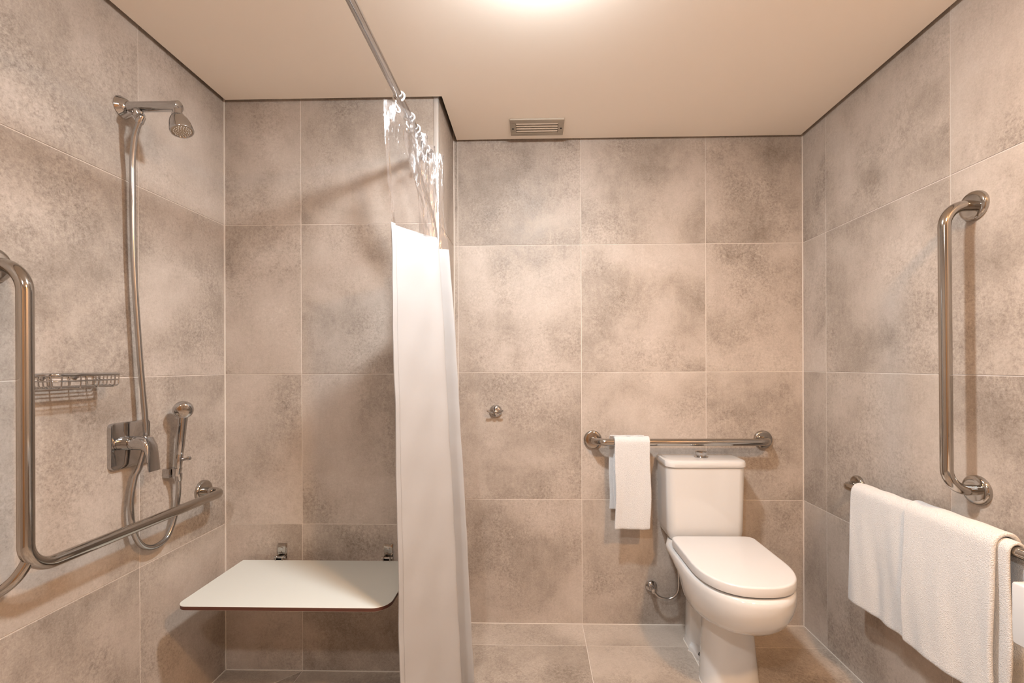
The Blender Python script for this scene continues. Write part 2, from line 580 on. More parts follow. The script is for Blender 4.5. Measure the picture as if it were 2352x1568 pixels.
# vertical bar on the right wall
xb = XR - 0.087
t = thing('grab_bar', (XR, 1.315, 0.862), 'vertical polished steel grab bar above the bath towel', 'grab bar')
path = fillet([(XR - 0.006, 1.318, 1.668), (xb, 1.318, 1.668), (xb, 1.312, 0.862), (XR - 0.006, 1.312, 0.862)], [0.06, 0.06], 12)
obj('rail', tube_mesh(path, 0.0149, 24), M['steel'], t)
flange(t, (XR, 1.318, 1.668), (-1, 0, 0))
flange(t, (XR, 1.312, 0.862), (-1, 0, 0))

# horizontal bar behind the toilet
yb = DT - 0.082
BZ = 0.870
t = thing('grab_bar', (0.67, DT, BZ), 'horizontal polished steel grab bar above the toilet tank', 'grab bar')
path = fillet([(0.277, DT - 0.006, BZ), (0.277, yb, BZ), (1.068, yb, BZ), (1.068, DT - 0.006, BZ)], [0.055, 0.055], 12)
obj('rail', tube_mesh(path, 0.0165, 24), M['steel'], t)
flange(t, (0.277, DT, BZ), (0, -1, 0), 0.0425)
flange(t, (1.068, DT, BZ), (0, -1, 0), 0.0425)

# bar for the bath towel
TBX, TBZ = 1.198, 0.752
t = thing('towel_bar', (XR, 1.77, TBZ), 'polished steel bar holding the bath towel on the wall', 'towel bar')
path = fillet([(XR - 0.006, 1.785, TBZ), (TBX, 1.785, TBZ), (TBX, 0.985, TBZ), (XR - 0.006, 0.985, TBZ)], [0.036, 0.036], 12)
obj('rail', tube_mesh(path, 0.0142, 24), M['steel'], t)
flange(t, (XR, 1.785, TBZ), (-1, 0, 0), 0.036)
flange(t, (XR, 0.985, TBZ), (-1, 0, 0), 0.036)

# ------------------------------------------------------------------ shower fittings on the left wall
SY, SZ = 1.345, 2.004
t = thing('overhead_shower', (XL, SY, SZ), 'chrome overhead shower head on a straight wall arm', 'shower head')
obj('wall_flange', lathe_mesh([(0, 0.031), (0.003, 0.032), (0.012, 0.026), (0.020, 0.020), (0.022, 0.016)], (XL, SY, SZ), (1, 0, 0)), M['chrome'], t)
ax = XL + 0.168
obj('arm', lathe_mesh([(0.015, 0.0150), (0.155, 0.0150), (0.160, 0.0158), (0.177, 0.0158), (0.180, 0.011), (0.181, 0.0)], (XL, SY, SZ), (1, 0, 0)), M['chrome'], t)
obj('neck', lathe_mesh([(0.006, 0.0125), (0.022, 0.0125), (0.024, 0.015), (0.029, 0.015), (0.031, 0.010), (0.034, 0.010)], (ax, SY, SZ), (0.12, 0, -1)), M['chrome'], t)
hd = Vector((0.34, -0.10, -1)).normalized()
ho = Vector((ax + 0.002, SY, SZ - 0.024))
hh = obj('head', lathe_mesh([(0.0, 0.008), (0.004, 0.014), (0.010, 0.019), (0.020, 0.0245), (0.034, 0.0285), (0.048, 0.0305), (0.056, 0.0312), (0.059, 0.030), (0.059, 0.027), (0.057, 0.026)],
                            ho, hd, 40), M['chrome'], t)
obj('spray_plate', lathe_mesh([(0.052, 0.0265), (0.0575, 0.0265), (0.0585, 0.0225), (0.0595, 0.011), (0.060, 0.0)], ho, hd, 32), M['nozzle'], hh)
bm = bmesh.new()
px, py, pz = frame_of(hd)
for ring, cnt in ((0.005, 5), (0.0105, 10), (0.016, 15), (0.0215, 20)):
    for k in range(cnt):
        a = 2 * PI * k / cnt + ring * 90
        c = ho + pz * 0.058 + px * (ring * math.cos(a)) + py * (ring * math.sin(a))
        add_lathe(bm, [(0, 0.0014), (0.0022, 0.0010), (0.0026, 0.0)], c, hd, 6)
no = obj('nozzles', new_mesh('nozzles', bm, 40), M['plastic'], hh)
no['kind'] = 'stuff'
# diverter under the arm
obj('diverter', lathe_mesh([(0.0, 0.011), (0.020, 0.011), (0.024, 0.0135), (0.030, 0.0135), (0.032, 0.009), (0.033, 0.0)], (XL + 0.049, SY, SZ - 0.004), (0.25, -0.15, -1), 24), M['chrome'], t)
obj('outlet', lathe_mesh([(0.0, 0.010), (0.006, 0.0145), (0.028, 0.0145), (0.032, 0.010)], (XL + 0.052, SY - 0.010, SZ - 0.019), (0.75, -0.4, -0.75), 24), M['chrome'], t)

# hose
hp = [(XL + 0.074, 1.330, 1.966), (XL + 0.068, 1.328, 1.948), (XL + 0.050, 1.332, 1.905), (XL + 0.036, 1.340, 1.84), (XL + 0.032, 1.344, 1.766), (XL + 0.030, 1.350, 1.531), (XL + 0.034, 1.364, 1.267),
      (XL + 0.040, 1.376, 1.066), (XL + 0.040, 1.379, 0.985), (XL + 0.036, 1.362, 0.915), (XL + 0.030, 1.350, 0.880), (XL + 0.028, 1.339, 0.807), (XL + 0.028, 1.347, 0.726), (XL + 0.028, 1.372, 0.672), (XL + 0.028, 1.410, 0.646),
      (XL + 0.028, 1.450, 0.645), (XL + 0.028, 1.480, 0.661), (XL + 0.030, 1.505, 0.715), (XL + 0.034, 1.513, 0.78), (XL + 0.040, 1.508, 0.835), (XL + 0.042, 1.506, 0.858)]
def resample(pts, step):
    pts = crom(pts, 600)
    out = [pts[0]]; acc = 0
    for i in range(1, len(pts)):
        seg = (pts[i] - pts[i - 1]).length
        while acc + seg >= step:
            f = (step - acc) / seg
            p = pts[i - 1].lerp(pts[i], f)
            out.append(p)
            pts[i - 1] = p
            seg = (pts[i] - p).length
            acc = 0
        acc += seg
    return out
t = thing('shower_hose', (XL, 1.36, 0.64), 'long ribbed metal hose hanging from the shower arm in a loop', 'hose')
rp = resample(hp, 0.0018)
obj('ribbed_sleeve', tube_mesh(rp, 0.0085, 14, 80, lambda i, n: 0.0082 if i % 2 else 0.0073), M['hose_metal'], t)
obj('nut', lathe_mesh([(0, 0.0105), (0.020, 0.0105), (0.024, 0.0085)], Vector(hp[0]), Vector(hp[1]) - Vector(hp[0]), 16), M['chrome'], t)
obj('nut', lathe_mesh([(0, 0.0105), (0.020, 0.0105), (0.026, 0.0085)], hp[-1], Vector(hp[-2]) - Vector(hp[-1]), 16), M['chrome'], t)

# mixer
my, mz = 1.361, 0.983
t = thing('shower_mixer', (XL, my, mz), 'square chrome shower mixer with a drooping lever', 'shower mixer')
bm = bmesh.new()
def rrect(w, h, r, n=6):
    pts = []
    for (sx, sy, a0) in ((1, 1, 0), (-1, 1, 90), (-1, -1, 180), (1, -1, 270)):
        for k in range(n + 1):
            a = math.radians(a0 + 90 * k / n)
            pts.append((sx * (w / 2 - r) + r * math.cos(a), sy * (h / 2 - r) + r * math.sin(a)))
    return pts
rings = []
for (x, ins) in ((0.0, 0.0), (0.008, 0.0), (0.011, 0.001), (0.012, 0.004)):
    rings.append([(XL + x, my + p, mz + q) for p, q in rrect(0.138 - 2 * ins, 0.138 - 2 * ins, 0.014)])
add_loft(bm, rings)
obj('plate', new_mesh('plate', bm, 40), M['chrome'], t)
by, bz = my - 0.018, mz + 0.006
obj('body', lathe_mesh([(0.010, 0.021), (0.030, 0.021), (0.0305, 0.0195), (0.0325, 0.0195), (0.033, 0.021), (0.044, 0.021), (0.048, 0.020)], (XL, by, bz), (1, 0, 0), 36), M['chrome'], t)
# lever: wraps the end of the body and drops as a paddle
bm = bmesh.new()
prof = [(XL + 0.046, bz + 0.020, 0.021), (XL + 0.066, bz + 0.022, 0.021), (XL + 0.084, bz + 0.017, 0.021), (XL + 0.093, bz - 0.004, 0.021), (XL + 0.096, bz - 0.030, 0.0215), (XL + 0.098, bz - 0.058, 0.022), (XL + 0.100, bz - 0.084, 0.022)]
inn = [(XL + 0.046, bz - 0.020, 0.021), (XL + 0.058, bz - 0.021, 0.021), (XL + 0.070, bz - 0.022, 0.021), (XL + 0.081, bz - 0.032, 0.021), (XL + 0.088, bz - 0.046, 0.0215), (XL + 0.091, bz - 0.066, 0.022), (XL + 0.093, bz - 0.084, 0.022)]
rings = []
for (a, b) in zip(prof, inn):
    w = a[2]
    ring = []
    ca = ((a[0] + b[0]) / 2, (a[1] + b[1]) / 2)
    ha = Vector(((a[0] - b[0]) / 2, (a[1] - b[1]) / 2))
    for k in range(20):
        an = 2 * PI * k / 20
        c_, s_ = math.cos(an), math.sin(an)
        c2 = math.copysign(abs(c_) ** 0.7, c_); s2 = math.copysign(abs(s_) ** 0.7, s_)
        ring.append((ca[0] + ha.x * c2, by + w * s2, ca[1] + ha.y * c2))
    rings.append(ring)
add_loft(bm, rings)
obj('lever', new_mesh('lever', bm, 40), M['chrome'], t)

# hand shower and its bracket
t = thing('hand_shower_bracket', (XL, 1.502, 0.861), 'small square chrome wall bracket for the hand shower', 'bracket')
bm = bmesh.new()
add_box(bm, (XL + 0.012, 1.502, 0.861), (0.024, 0.030, 0.030), 0.002, 2)
obj('block', new_mesh('block', bm, 40), M['chrome'], t)
obj('cup', lathe_mesh([(0, 0.0120), (0.024, 0.0145), (0.026, 0.0145), (0.026, 0.0115)], (XL + 0.036, 1.503, 0.852), (0.15, 0.0, 1), 24), M['chrome'], t)

t = thing('hand_shower', (XL + 0.042, 1.505, 0.862), 'small chrome trigger hand shower hanging in its bracket', 'hand shower')
h0, h1 = Vector((XL + 0.041, 1.503, 0.872)), Vector((XL + 0.060, 1.504, 1.062))
obj('handle', lathe_mesh([(0.0, 0.010), (0.004, 0.0115), (0.050, 0.0125), (0.052, 0.0118), (0.054, 0.0125), (0.10, 0.0135), (0.15, 0.0140), (0.17, 0.0150), (0.19, 0.013)], h0, h1 - h0, 24), M['chrome'], t)
hdir = Vector((0.62, -0.72, -0.25)).normalized()
hc = Vector((XL + 0.058, 1.506, 1.074))
obj('head', lathe_mesh([(-0.029, 0.0), (-0.027, 0.011), (-0.021, 0.0205), (-0.010, 0.0275), (0.002, 0.030), (0.012, 0.029), (0.019, 0.0255), (0.022, 0.021), (0.021, 0.0)], hc, hdir, 32), M['chrome'], t)
obj('spray_face', lathe_mesh([(0.019, 0.0205), (0.0235, 0.0195), (0.0265, 0.011), (0.027, 0.0)], hc, hdir, 24), M['steel'], t)
bm = bmesh.new()
add_tube(bm, [h0 + (h1 - h0) * 0.16, h0 + (h1 - h0) * 0.17 + Vector((0.030, 0.004, 0.004))], 0.0045, 12)
add_lathe(bm, [(-0.002, 0.004), (0.0, 0.0065), (0.008, 0.0065), (0.010, 0.004)], h0 + (h1 - h0) * 0.17 + Vector((0.028, 0.004, 0.004)), (1, 0.1, 0.15), 14)
obj('trigger', new_mesh('trigger', bm, 40), M['chrome'], t)

# wire soap basket
y0, y1 = 1.068, 1.250
x0, x1 = XL + 0.003, XL + 0.085
zt, zb = 1.199, 1.168
t = thing('soap_basket', (XL, (y0 + y1) / 2, zb), 'chrome wire soap basket fixed to the shower wall', 'soap basket')
loop = fillet([(x0, y0 + 0.02, zt), (x0, y0, zt), (x1, y0, zt), (x1, y1, zt), (x0, y1, zt), (x0, y0 + 0.019, zt)], [0.004, 0.018, 0.018, 0.004], 6)
obj('rim', tube_mesh(loop, 0.0042, 12), M['chrome'], t)
for k in range(7):
    x = x0 + 0.008 + (x1 - x0 - 0.016) * k / 6
    obj('wire', tube_mesh(fillet([(x, y0, zt), (x, y0 + 0.004, zb), (x, y1 - 0.004, zb), (x, y1, zt)], 0.006, 4), 0.0016, 8), M['chrome'], t)
for k in range(4):
    y = y0 + 0.02 + (y1 - y0 - 0.04) * k / 3
    obj('cross_wire', tube_mesh(fillet([(x0, y, zt), (x0 + 0.003, y, zb - 0.003), (x1 - 0.003, y, zb - 0.003), (x1, y, zt)], 0.006, 4), 0.0016, 8), M['chrome'], t)
mid = [(x0, y0, (zt + zb) / 2), (x1, y0, (zt + zb) / 2), (x1, y1, (zt + zb) / 2), (x0, y1, (zt + zb) / 2)]
obj('middle_rail', tube_mesh(fillet([mid[0], mid[1], mid[2], mid[3]], 0.018, 6), 0.0018, 8), M['chrome'], t)
for y in (y0 + 0.05, y1 - 0.05):
    obj('wall_fixing', lathe_mesh([(0, 0.009), (0.004, 0.009), (0.006, 0.005), (0.008, 0.0)], (XL, y, zt - 0.004), (1, 0, 0), 16), M['chrome'], t)

# ------------------------------------------------------------------ fold-down seat
t = thing('folding_shower_seat', (-0.8, DS, 0.43), 'white fold-down shower seat with dark brown edge', 'shower seat')
sx0, sx1, sy0, sy1, sz = -1.153, -0.463, 1.426, 1.772, 0.452
def seat_outline(ins):
    pts = []
    for (cx, cy, r, a0) in ((sx1, sy1, 0.006, 0), (sx0, sy1, 0.006, 90), (sx0, sy0, 0.035, 180), (sx1, sy0, 0.055, 270)):
        ccx = cx - math.copysign(r, 1 if cx == sx1 else -1)
        ccy = cy - math.copysign(r, 1 if cy == sy1 else -1)
        for k in range(9):
            a = math.radians(a0 + 90 * k / 8)
            pts.append((ccx + (r - ins) * math.cos(a), ccy + (r - ins) * math.sin(a)))
    return pts
def seat_layer(z0, z1, i0, i1):
    bm = bmesh.new()
    add_loft(bm, [[(x, y, z0) for x, y in seat_outline(i0)], [(x, y, z1) for x, y in seat_outline(i1)]])
    return new_mesh('seat', bm, 30)
obj('board_core', seat_layer(sz - 0.0125, sz - 0.0010, 0.001, 0.0), M['core'], t)
obj('top_surface', seat_layer(sz - 0.0010, sz + 0.0004, 0.0, 0.0006), M['laminate'], t)
obj('underside', seat_layer(sz - 0.0135, sz - 0.0125, 0.002, 0.0015), M['laminate'], t)
for hx in (-1.008, -0.580):
    bm = bmesh.new()
    add_box(bm, (hx, DS - 0.002, 0.462), (0.036, 0.004, 0.096), 0.0012, 2)
    hg = obj('hinge', new_mesh('hinge', bm, 40), M['steel'], t)
    bm = bmesh.new()
    add_box(bm, (hx, DS - 0.0062, 0.4905), (0.032, 0.006, 0.034), 0.002, 2)
    obj('hinge_cover', new_mesh('cover', bm, 40), M['steel'], hg)
    obj('screw', lathe_mesh([(0, 0.0055), (0.002, 0.0055), (0.003, 0.003), (0.0025, 0.0)], (hx, DS - 0.009, 0.492), (0, -1, 0), 14), M['chrome'], hg)
    for s in (-1, 1):
        obj('lug', box_mesh((hx + s * 0.013, DS - 0.016, 0.449), (0.004, 0.030, 0.036), 0.001, 1, 40), M['steel'], hg)
    obj('pin', tube_mesh([(hx - 0.022, DS - 0.020, 0.461), (hx + 0.022, DS - 0.020, 0.461)], 0.0045, 14), M['chrome'], hg)
    bm = bmesh.new()
    add_box(bm, (hx, DS - 0.085, sz - 0.0165), (0.034, 0.14, 0.006), 0.001, 1)
    obj('seat_arm', new_mesh('arm', bm, 40), M['steel'], t)

# ------------------------------------------------------------------ shower curtain
RX, RZ = -0.417, 2.060
t = thing('curtain_rod', (RX, DS, RZ), 'chrome curtain rod running under the ceiling', 'curtain rod')
obj('rod', tube_mesh(fillet([(RX, DS - 0.004, RZ), (RX, 0.15, RZ), (XL + 0.004, 0.15, RZ)], 0.10, 12), 0.0120, 20), M['chrome'], t)
for (p, dr) in (((RX, DS, RZ), (0, -1, 0)), ((XL, 0.15, RZ), (1, 0, 0))):
    obj('end_flange', lathe_mesh([(0, 0.024), (0.004, 0.024), (0.010, 0.017), (0.014, 0.014)], p, dr, 24), M['chrome'], t)

TOP = [(-.455, 1.372), (-.420, 1.405), (-.385, 1.465), (-.415, 1.525), (-.448, 1.550), (-.400, 1.572), (-.372, 1.592), (-.425, 1.615), (-.452, 1.632), (-.395, 1.650), (-.362, 1.670), (-.425, 1.690), (-.446, 1.708), (-.380, 1.728), (-.345, 1.745), (-.395, 1.765)]
MID = [(-.437, 1.380), (-.402, 1.436), (-.362, 1.500), (-.327, 1.545), (-.360, 1.572), (-.402, 1.588), (-.365, 1.612), (-.346, 1.630), (-.382, 1.650), (-.402, 1.665), (-.350, 1.688), (-.318, 1.700), (-.360, 1.716), (-.390, 1.735), (-.350, 1.752), (-.330, 1.766)]
BOT = [(-.406, 1.372), (-.366, 1.432), (-.308, 1.512), (-.250, 1.562), (-.272, 1.590), (-.330, 1.602), (-.290, 1.620), (-.262, 1.634), (-.310, 1.650), (-.330, 1.665), (-.270, 1.688), (-.226, 1.700), (-.280, 1.718), (-.320, 1.735), (-.280, 1.752), (-.250, 1.768)]
ZT, ZM, ZB = 2.032, 1.655, 0.012
rnd = random.Random(5)
def plan(z, n):
    if z >= ZM:
        f = (z - ZM) / (ZT - ZM)
        f = f * f * (3 - 2 * f)
        c = [Vector((a[0] * (1 - f) + b[0] * f, a[1] * (1 - f) + b[1] * f, 0)) for a, b in zip(MID, TOP)]
    else:
        f = (ZM - z) / (ZM - ZB)
        f = f ** 0.85
        c = [Vector((a[0] * (1 - f) + b[0] * f, a[1] * (1 - f) + b[1] * f, 0)) for a, b in zip(MID, BOT)]
    return crom(c, n)
def curtain_mesh(za, zb, rows, n, u0=0.0, u1=1.0, off=0.0, ruf=0.0):
    bm = bmesh.new()
    grid = []
    big = 480
    for r in range(rows):
        z = za + (zb - za) * r / (rows - 1)
        pl = plan(z, big)
        row = []
        for k in range(n):
            u = u0 + (u1 - u0) * k / (n - 1)
            q = u * (big - 1)
            i = min(int(q), big - 2)
            p = pl[i].lerp(pl[i + 1], q - i)
            tn = (pl[i + 1] - pl[i]).normalized()
            nr = Vector((tn.y, -tn.x, 0))
            w = ruf * (math.sin(u * 37 + z * 9) * 0.5 + math.sin(u * 61 - z * 23 + 1.3) * 0.35 + math.sin(z * 41 + u * 13) * 0.25)
            w += 0.0022 * math.sin(z * 13 + 4 * u) * math.exp(-u * 30)
            p = p + nr * (off + w)
            row.append(bm.verts.new((p.x, p.y, z)))
        grid.append(row)
    for a, b in zip(grid[:-1], grid[1:]):
        for k in range(n - 1):
            bm.faces.new((a[k], a[k + 1], b[k + 1], b[k]))
    me = new_mesh('curtain', bm, 180)
    return me
t = thing('shower_curtain', (RX, 1.57, ZB), 'white shower curtain with a clear top strip, drawn to the wall', 'shower curtain')
c = obj('white_cloth', curtain_mesh(ZB, ZM, 70, 260, ruf=0.0016), M['cloth'], t)
sm = c.modifiers.new('thickness', 'SOLIDIFY'); sm.thickness = 0.0012; sm.offset = 0
obj('clear_panel', curtain_mesh(ZM - 0.006, ZT, 44, 300, ruf=0.0035), M['clear'], t)
c = obj('edge_hem', curtain_mesh(ZB, ZM + 0.004, 120, 8, 0.0, 0.022, 0.0022, 0.0016), M['cloth'], t)
sm = c.modifiers.new('thickness', 'SOLIDIFY'); sm.thickness = 0.0016; sm.offset = 0
obj('clear_edge_hem', curtain_mesh(ZM, ZT, 40, 8, 0.0, 0.022, 0.002, 0.002), M['clear'], t)
obj('clear_top_hem', curtain_mesh(ZT - 0.035, ZT, 5, 300, 0.0, 1.0, 0.0015, 0.0035), M['clear'], t)

ring_y = [1.405, 1.525, 1.600, 1.655, 1.705, 1.748]
ring_lab = ['white curtain ring nearest the camera, at the loose curtain edge', 'second white curtain ring from the loose curtain edge', 'third white curtain ring from the loose curtain edge',
            'fourth white curtain ring, among the gathered folds', 'fifth white curtain ring, among the gathered folds', 'white curtain ring closest to the shower wall']
for y, lb in zip(ring_y, ring_lab):
    r_ = []
    for k in range(22):
        a = math.radians(-60 + 300 * k / 21)
        r_.append((RX + 0.0175 * math.cos(a), y + 0.004 * math.sin(a), RZ - 0.002 + 0.0175 * math.sin(a)))
    tail = [(RX - 0.011, y, RZ - 0.022), (RX - 0.004, y - 0.002, RZ - 0.034), (RX + 0.004, y - 0.003, RZ - 0.046), (RX + 0.001, y - 0.004, RZ - 0.054), (RX - 0.007, y - 0.003, RZ - 0.050), (RX - 0.009, y - 0.001, RZ - 0.040)]
    me = tube_mesh(crom(r_ + tail, 70), 0.0031, 10)
    me.transform(Matrix.Translation((-RX, -y, -RZ)))
    tag(obj('curtain_ring', me, M['plastic'], None, (RX, y, RZ)), lb, 'curtain ring', 'white rings of the shower curtain')

# ------------------------------------------------------------------ ceiling vent
vx0, vx1, vy0, vy1 = -0.100, 0.137, 1.948, 2.082
t = thing('ceiling_vent', ((vx0 + vx1) / 2, (vy0 + vy1) / 2, ZC), 'small rectangular ceiling vent grille with white slats', 'vent')
bm = bmesh.new()
fw = 0.016
zf = ZC - 0.004
add_box(bm, ((vx0 + vx1) / 2, vy0 + 0.014, zf), (vx1 - vx0, 0.028, 0.008), 0.0015, 1)
add_box(bm, ((vx0 + vx1) / 2, vy1 - 0.012, zf), (vx1 - vx0, 0.024, 0.008), 0.0015, 1)
for x in (vx0 + 0.0125, vx1 - 0.0125):
    add_box(bm, (x, (vy0 + vy1) / 2, zf), (0.025, vy1 - vy0 - 0.050, 0.008), 0.0, 1)
obj('frame', new_mesh('frame', bm), M['alu'], t)
n = 4
for k in range(n):
    yy = vy0 + 0.028 + (vy1 - vy0 - 0.052) * (k + 0.5) / n
    bm = bmesh.new()
    add_box(bm, (0, 0, 0), (vx1 - vx0 - 0.052, (vy1 - vy0 - 0.052) / n * 0.74, 0.0025), 0.0008, 1)
    bmesh.ops.rotate(bm, cent=(0, 0, 0), matrix=Matrix.Rotation(math.radians(9), 3, 'X'), verts=bm.verts[:])
    bmesh.ops.translate(bm, vec=((vx0 + vx1) / 2, yy, ZC - 0.0042), verts=bm.verts[:])
    obj('slat', new_mesh('slat', bm), M['plaster'], t)
bm = bmesh.new()
add_box(bm, ((vx0 + vx1) / 2, (vy0 + vy1) / 2 + 0.002, ZC - 0.0006), (vx1 - vx0 - 0.05, vy1 - vy0 - 0.052, 0.001))
obj('backing', new_mesh('backing', bm), M['alu'], t)
for x in (vx0 + 0.012, vx1 - 0.012):
    obj('screw', lathe_mesh([(0, 0.0045), (0.0012, 0.0045), (0.0018, 0.002), (0.0015, 0.0)], (x, (vy0 + vy1) / 2 + 0.004, ZC - 0.008), (0, 0, -1), 12), M['dark'], t)

# ------------------------------------------------------------------ robe hook
hx, hz = -0.179, 1.004
t = thing('robe_hook', (hx, DT, hz), 'round chrome double robe hook on the wall', 'hook')
obj('base', lathe_mesh([(0, 0.0290), (0.004, 0.0300), (0.010, 0.0290), (0.015, 0.025), (0.019, 0.016), (0.0205, 0.0)], (hx, DT, hz), (0, -1, 0), 36), M['chrome'], t)
for s in (-1, 1):
    pts = crom([(hx, DT - 0.014, hz - 0.006), (hx + s * 0.012, DT - 0.026, hz - 0.006), (hx + s * 0.026, DT - 0.036, hz - 0.001), (hx + s * 0.037, DT - 0.040, hz + 0.006)], 14)
    obj('prong', tube_mesh(pts, 0.005, 12, 50, lambda i, n: 0.0058 - 0.0016 * i / n), M['chrome'], t)
obj('knob', lathe_mesh([(0.010, 0.008), (0.026, 0.008), (0.028, 0.010), (0.033, 0.010), (0.035, 0.006), (0.0355, 0.0)], (hx, DT, hz - 0.004), (0, -1, 0), 24), M['chrome'], t)

# ------------------------------------------------------------------ toilet
TX = 0.747
t = thing('toilet', (TX, 1.85, 0.0), 'white close-coupled toilet with closed lid and square tank', 'toilet')

def outline(yf, yc, yb, w, wb, n=20, pw=2.0, hold=0.0):
    """closed ring: elliptical front from yc to yf, sides running back to yb with half width wb"""
    pts = []
    for k in range(n + 1):                       # front half, from +x round the front to -x
        a = PI * k / n
        cx_, sy_ = math.cos(a), math.sin(a)
        pts.append((TX + w * math.copysign(abs(cx_) ** (2 / pw), cx_), yc - (yc - yf) * abs(sy_) ** (2 / pw)))
    m = 10
    for k in range(1, m + 1):
        f = k / m
        g = max(0.0, (f - hold) / (1 - hold))
        g = g * g * (3 - 2 * g)
        pts.append((TX - (w * (1 - g) + wb * g), yc + (yb - yc) * f))
    for k in range(m, 0, -1):
        f = k / m
        g = max(0.0, (f - hold) / (1 - hold))
        g = g * g * (3 - 2 * g)
        pts.append((TX + (w * (1 - g) + wb * g), yc + (yb - yc) * f))
    return pts

def loft_slices(sl, smooth=60):
    bm = bmesh.new()
    add_loft(bm, [[(x, y, z) for x, y in o] for z, o in sl])
    return new_mesh('loft', bm, smooth)

# bowl with deck
bowl = []
for (z, yf, yc_, yb_, w, wb, pw) in (
        (0.262, 1.735, 1.80, 1.96, 0.070, 0.070, 2.0), (0.266, 1.690, 1.79, 1.98, 0.094, 0.075, 2.0), (0.275, 1.635, 1.78, 2.00, 0.120, 0.078, 2.0), (0.290, 1.580, 1.77, 2.03, 0.142, 0.082, 2.05),
        (0.310, 1.536, 1.76, 2.035, 0.158, 0.090, 2.1), (0.335, 1.506, 1.75, 2.04, 0.169, 0.102, 2.15), (0.365, 1.487, 1.74, 2.05, 0.176, 0.122, 2.2), (0.398, 1.473, 1.74, 2.055, 0.182, 0.128, 2.2), (0.414, 1.471, 1.74, 2.058, 0.1835, 0.135, 2.2),
        (0.432, 1.470, 1.74, 2.06, 0.184, 0.145, 2.2), (0.447, 1.473, 1.74, 2.06, 0.182, 0.148, 2.2), (0.4545, 1.482, 1.74, 2.06, 0.177, 0.148, 2.2), (0.456, 1.500, 1.74, 2.058, 0.166, 0.146, 2.2)):
    bowl.append((z, outline(yf, yc_, yb_, w, wb, 28, pw, 0.0 if z < 0.405 else min(0.66, (z - 0.405) * 27))))
obj('bowl', loft_slices(bowl), M['ceramic'], t)

# pedestal: rounded front column, waist with a recess, rear column, base plate
def ped(yf, hwf, waist, hwr, yb=2.045):
    half = []
    yc_ = yf + hwf * 0.95
    for k in range(13):
        a = PI / 2 * (1 - k / 12)
        half.append((hwf * math.cos(a) ** 0.8 if k else 0.0, yc_ - (yc_ - yf) * math.sin(a) ** 0.8 if k < 12 else yc_))
    half += [(hwf * 0.97, yc_ + 0.02), (hwf * 0.90, yc_ + 0.035), (waist + 0.012, yc_ + 0.046), (waist, yc_ + 0.062), (waist, 1.935), (waist + 0.010, 1.950), (hwr - 0.004, 1.962), (hwr, 1.972), (hwr, yb - 0.02), (hwr - 0.006, yb - 0.006), (hwr - 0.02, yb)]
    r = [(TX + x, y) for x, y in half] + [(TX - x, y) for x, y in reversed(half[1:])]
    return r
sl = [(0.0, ped(1.668, 0.1070, 0.080, 0.084)), (0.018, ped(1.670, 0.1060, 0.080, 0.083)), (0.026, ped(1.674, 0.1050, 0.076, 0.081)), (0.032, ped(1.676, 0.1045, 0.052, 0.080)), (0.10, ped(1.684, 0.1000, 0.048, 0.078)),
      (0.17, ped(1.692, 0.0950, 0.048, 0.077)), (0.23, ped(1.698, 0.0920, 0.050, 0.076)), (0.275, ped(1.690, 0.0940, 0.056, 0.078)), (0.31, ped(1.680, 0.0960, 0.066, 0.080))]
obj('pedestal', loft_slices(sl, 50), M['ceramic'], t)
for s in (-1, 1):
    obj('floor_bolt', lathe_mesh([(0, 0.008), (0.004, 0.008), (0.010, 0.006), (0.012, 0.0)], (TX + s * 0.066, 1.880, 0.026), (0, 0, 1), 14), M['dark'], t)
bm = bmesh.new()
add_loft(bm, [[(x + (0.0025 if x > TX else -0.0025), y, z) for x, y in ped(1.666, 0.107, 0.081, 0.085, 2.047)] for z in (0.0, 0.003)])
obj('base_sealant', new_mesh('sealant', bm), M['grout'], t)

# seat ring and lid
def seat_ring(ins):
    return outline(1.484 + ins, 1.70, 1.936 - ins, 0.172 - ins, 0.158 - ins, 28, 2.35)
def seat_rounded(ins, rb=0.035):
    """like the outline but with rounded rear corners"""
    yf, yc_, yb_ = 1.484 + ins, 1.690, 1.936 - ins
    w = 0.172 - ins
    pts = []
    n = 30
    for k in range(n + 1):
        a = PI * k / n
        cx_, sy_ = math.cos(a), math.sin(a)
        pts.append((TX + w * math.copysign(abs(cx_) ** (2 / 2.45), cx_), yc_ - (yc_ - yf) * abs(sy_) ** (2 / 2.25)))
    r = rb - ins
    for k in range(1, 5):
        pts.append((TX - w, yc_ + (yb_ - r - yc_) * k / 5))
    for k in range(9):
        a = PI - PI / 2 * k / 8
        pts.append((TX - w + r + r * math.cos(a), yb_ - r + r * math.sin(a)))
    for k in range(9):
        a = PI / 2 - PI / 2 * k / 8
        pts.append((TX + w - r + r * math.cos(a), yb_ - r + r * math.sin(a)))
    for k in range(4, 0, -1):
        pts.append((TX + w, yc_ + (yb_ - r - yc_) * k / 5))
    return pts
obj('seat', loft_slices([(0.4562, seat_rounded(0.016)), (0.4575, seat_rounded(0.013)), (0.4600, seat_rounded(0.012)), (0.4620, seat_rounded(0.014))], 35), M['plastic'], t)
obj('lid', loft_slices([(0.4622, seat_rounded(0.004)), (0.4635, seat_rounded(0.001)), (0.470, seat_rounded(0.0)), (0.4905, seat_rounded(0.0004)), (0.4940, seat_rounded(0.0018)), (0.4955, seat_rounded(0.0045)), (0.4962, seat_rounded(0.010))], 40), M['plastic'], t)
for s in (-1, 1):
    obj('lid_hinge', lathe_mesh([(0, 0.012), (0.022, 0.012), (0.025, 0.009), (0.025, 0.0)], (TX + s * 0.075, 1.948, 0.455), (0, 0, 1), 20), M['plastic'], t)

